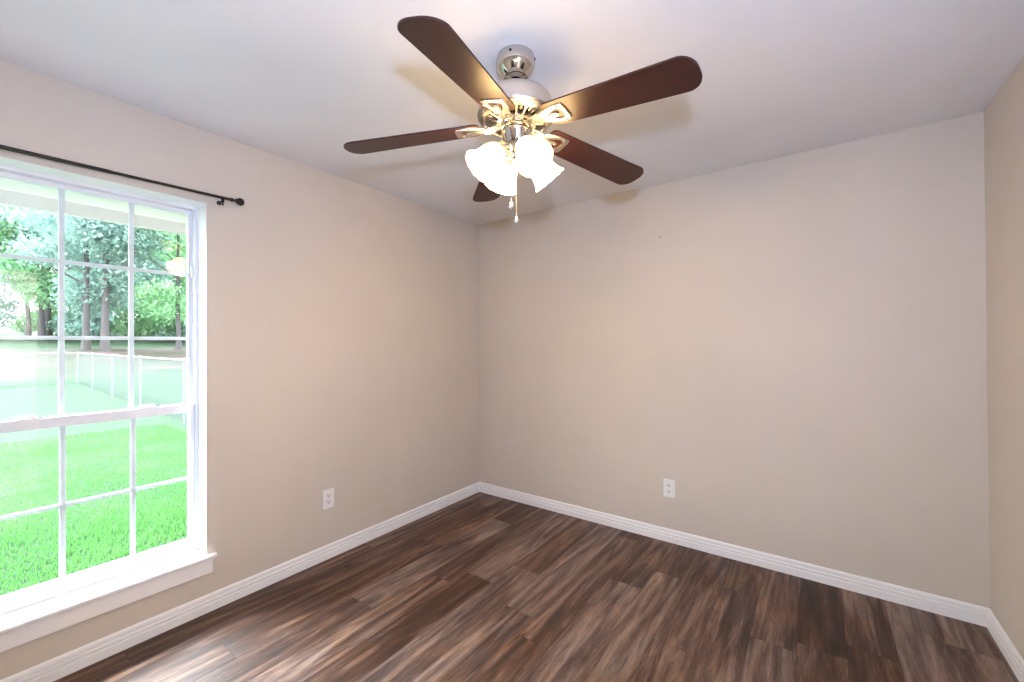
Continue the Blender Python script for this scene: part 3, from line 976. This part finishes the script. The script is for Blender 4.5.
# grass standing near the house
rnd = random.Random(3)
verts, faces = [], []
def grass_blade(x, y, h):
    a = rnd.uniform(0, 2 * PI); w = rnd.uniform(0.002, 0.004) * (1 + h * 6)
    lean = rnd.uniform(0.1, 0.8) * h
    b_ = rnd.uniform(0, 2 * PI)
    i = len(verts)
    z = ground_z(x, y)
    dx, dy = w * math.cos(a), w * math.sin(a)
    lx, ly = lean * math.cos(b_), lean * math.sin(b_)
    verts.extend([(x - dx, y - dy, z - 0.005), (x + dx, y + dy, z - 0.005), (x + dx * 0.7 + lx * 0.4, y + dy * 0.7 + ly * 0.4, z + h * 0.6), (x - dx * 0.7 + lx * 0.4, y - dy * 0.7 + ly * 0.4, z + h * 0.6), (x + lx, y + ly, z + h)])
    faces.append((i, i + 1, i + 2, i + 3)); faces.append((i + 3, i + 2, i + 4))
for _ in range(70000):
    t = rnd.random() ** 1.7
    x = -0.85 - 6.5 * t
    y = rnd.uniform(-3.6, min(-0.42, -1.4 + 0.30 * (-x)))
    tuft = 0.5 + 0.5 * math.sin(3.1 * x + 1.7 * math.sin(2.3 * y)) * math.sin(2.9 * y + 0.8)
    grass_blade(x, y, (0.022 + 0.034 * tuft * (1 if x > -3.2 else 0.5)) * rnd.uniform(0.6, 1.3))
me = bpy.data.meshes.new('grass')
me.from_pydata(verts, [], faces)
me.materials.append(M_grass_blade)
gr = bpy.data.objects.new('grass', me)
C.objects.link(gr)
tag(gr, 'tufted green grass growing just outside the window', 'grass', kind='stuff')

# chain-link fence: two runs that meet at a corner post
def fence(p0, p1, npost, label, skip_first=False):
    p0, p1 = Vector((*p0, 0)), Vector((*p1, 0))
    d = p1 - p0
    ln = d.length
    rz = math.atan2(d.y, d.x)
    f = tag(empty('chain_link_fence', (p0.x, p0.y, GZ), rz), label, 'fence', 'fence runs in the back yard')
    bm = bmesh.new(); box(bm, 0, ln, -0.002, 0.002, 0.03, 1.17)
    bm.faces.ensure_lookup_table()
    obj('wire_mesh', bm, M_link, f)
    bm = bmesh.new(); tube(bm, [(0, 0, 1.195), (ln, 0, 1.195)], 0.020, 10)
    obj('top_rail', bm, M_steel, f, smooth=True)
    for i in range(npost):
        if skip_first and i == 0:
            continue
        x = ln * i / (npost - 1)
        bm = bmesh.new()
        lathe(bm, [(0.022, -0.15), (0.022, 1.20), (0.028, 1.205), (0.025, 1.22), (0.014, 1.235), (0.001, 1.24)], 14, Matrix.Translation((x, 0, 0)), True, True)
        obj('post', bm, M_steel, f, smooth=True)
fence((-20.94, 0.353), (-3.6, -0.33), 6, 'pale chain-link fence run coming toward the house')
fence((-20.94, 0.29), (-20.94, -22.0), 8, 'pale chain-link fence run along the back of the lawn', True)

# trees
def leaf_mesh(name, blobs, n, size, m, seed):
    r_ = random.Random(seed)
    vs, fs = [], []
    wts = [b_[3] * b_[4] for b_ in blobs]
    for _ in range(n):
        cx, cy, cz, rx, rz_ = r_.choices([b_ for b_ in blobs], wts)[0]
        while True:
            p = Vector((r_.uniform(-1, 1), r_.uniform(-1, 1), r_.uniform(-1, 1)))
            if 0.25 < p.length < 1:
                break
        p = p * (0.55 + 0.45 * r_.random())
        c = Vector((cx + p.x * rx, cy + p.y * rx, cz + p.z * rz_))
        nrm = Vector((r_.gauss(0, 1), r_.gauss(0, 1), r_.gauss(0.5, 1))).normalized()
        t = nrm.orthogonal().normalized()
        q = r_.uniform(0, 2 * PI)
        s_ = nrm.cross(t)
        a = t * math.cos(q) + s_ * math.sin(q)
        b_ = nrm.cross(a)
        sz = size * r_.uniform(0.5, 1.25)
        i = len(vs)
        vs.extend([c - a * sz, c - a * sz * 0.2 + b_ * sz * 0.55, c + a * sz, c - a * sz * 0.1 - b_ * sz * 0.5 + nrm * sz * 0.15])
        fs.append((i, i + 1, i + 2, i + 3))
    me = bpy.data.meshes.new(name)
    me.from_pydata([tuple(v) for v in vs], [], fs)
    me.materials.append(m)
    return me

def trunk_bm(h, r, lean, seed, branches=5):
    r_ = random.Random(seed)
    bm = bmesh.new()
    pts, rads = [], []
    for i in range(9):
        t = i / 8
        pts.append((lean * t * t + 0.06 * r_.uniform(-1, 1) * (0 < i), 0.06 * r_.uniform(-1, 1) * (0 < i), -0.3 + (h + 0.3) * t))
        rads.append(r * (1.35 if i == 0 else 1 - 0.75 * t))
    tube(bm, pts, rads, 12)
    for k in range(branches):
        t = 0.38 + 0.5 * k / branches
        b0 = Vector((lean * t * t, 0, h * t))
        a = r_.uniform(0, 2 * PI)
        ln = r_.uniform(1.8, 3.6)
        b1 = b0 + Vector((math.cos(a) * ln * 0.6, math.sin(a) * ln * 0.6, ln * 0.35)); b2 = b0 + Vector((math.cos(a) * ln, math.sin(a) * ln, ln * 0.8))
        tube(bm, [b0, b1, b2], [r * 0.35, r * 0.24, r * 0.08], 7)
    return bm

def tree(x, y, h, r, label, seed, m, blobs, n, size, lean=0.3, name='oak_tree', group=None):
    t = tag(empty(name, (x, y, ground_z(x, y) - 0.05)), label, 'tree', group)
    obj('trunk', trunk_bm(h * 0.85, r * 0.66, lean, seed), M_bark, t, smooth=True)
    f = bpy.data.objects.new('foliage', leaf_mesh('foliage', blobs, n, size, m, seed))
    C.objects.link(f)
    f.parent = t
    return t

def crown(seed, h, low, spread, nb):
    r_ = random.Random(seed)
    out = []
    for i in range(nb):
        t = i / max(1, nb - 1)
        z = low + (h - low) * t
        wd = spread * math.sin(PI * (0.22 + 0.72 * t))
        a = r_.uniform(0, 2 * PI)
        out.append((wd * 0.6 * math.cos(a), wd * 0.6 * math.sin(a), z, spread * r_.uniform(0.42, 0.7), (h - low) * r_.uniform(0.10, 0.17)))
    return out

GRP = None
front = [
    (-42, 3.72, 15.5, 0.36, 'left of the two grey trunks standing close together in the middle panes', 11, M_leaf_teal, 4.2),
    (-41, 4.62, 16.5, 0.40, 'right and darker of the two close trunks, tall oak behind the fence corner', 12, M_leaf_teal, 4.6),
    (-40, 8.80, 14.5, 0.28, 'slim oak trunk standing alone by the window frame edge', 13, M_leaf_green, 3.6),
    (-56, 2.02, 16.5, 0.30, 'slender oak farthest along the left panes, behind bare ground', 14, M_leaf_teal, 4.8),
    (-55, 2.80, 17, 0.36, 'thick short-looking oak, one of a close pair beyond the lawn', 15, M_leaf_green, 4.5),
    (-56, 3.25, 16, 0.40, 'thickest oak trunk of the distant pair beyond the lawn', 16, M_leaf_teal, 4.5),
]
for x, y, h, r, lab, sd, m, low in front:
    tree(x, y, h, r, lab, sd, m, crown(sd, h, low, 4.2, 13), 17000, 0.155, 0.25 if sd % 2 else -0.25, group=GRP)
back = [(-66, -5, 17, 2.2), (-68, 0.5, 18, 3.0), (-63, 6.5, 17, 1.6), (-67, 11, 19, 2.6), (-62, 16, 17, 1.8), (-70, 21, 19, 2.2), (-58, 11.5, 16, 2.4), (-52, 13.5, 15, 2.0)]
labs = ['leafy tree at the far left of the woods', 'tall tree in the woods behind the distant pair', 'bushy tree low behind the two close trunks', 'tall leafy tree in the woods behind the slim oak',
        'bushy tree in the woods near the window frame', 'tall tree at the far end of the woods', 'fresh green young tree left of the slim oak', 'fresh green tree right behind the slim oak']
for k, (x, y, h, low) in enumerate(back):
    tree(x, y, h, 0.28, labs[k], 30 + k, M_leaf_green if k in (2, 6, 7) else M_leaf_teal, crown(30 + k, h, low, 5.2, 13), 14000, 0.22, 0.2, name='woodland_tree', group=GRP)

# low brush under the trees
shrubs = [(-58, -1.5, 'low brush under the trees left of the distant pair'), (-60, 4.2, 'low brush behind the thickest distant trunk'), (-54, 6.0, 'low brush behind the two close trunks'),
          (-56, 9.6, 'fresh low brush left of the slim oak'), (-53, 12.6, 'fresh low brush right of the slim oak'), (-55, 16.5, 'low brush at the far edge of the window')]
for k, (x, y, lab) in enumerate(shrubs):
    t = tag(empty('woodland_shrub', (x, y, ground_z(x, y) - 0.1)), lab, 'shrub')
    bm = bmesh.new()
    r_ = random.Random(60 + k)
    for i in range(7):
        a = 2 * PI * i / 7
        tube(bm, [(0.15 * math.cos(a), 0.15 * math.sin(a), -0.2), (0.5 * math.cos(a), 0.5 * math.sin(a), 0.9), (1.2 * math.cos(a), 1.2 * math.sin(a), 1.5 + r_.random())], [0.05, 0.04, 0.015], 6)
    obj('stem', bm, M_bark, t, smooth=True)
    blobs = [(r_.uniform(-2.0, 2.0), r_.uniform(-2.2, 2.2), r_.uniform(0.8, 2.4), 1.3, 1.0) for _ in range(9)]
    f = bpy.data.objects.new('foliage', leaf_mesh('foliage', blobs, 3200, 0.2, M_leaf_green if k % 2 else M_leaf_teal, 60 + k))
    C.objects.link(f)
    f.parent = t
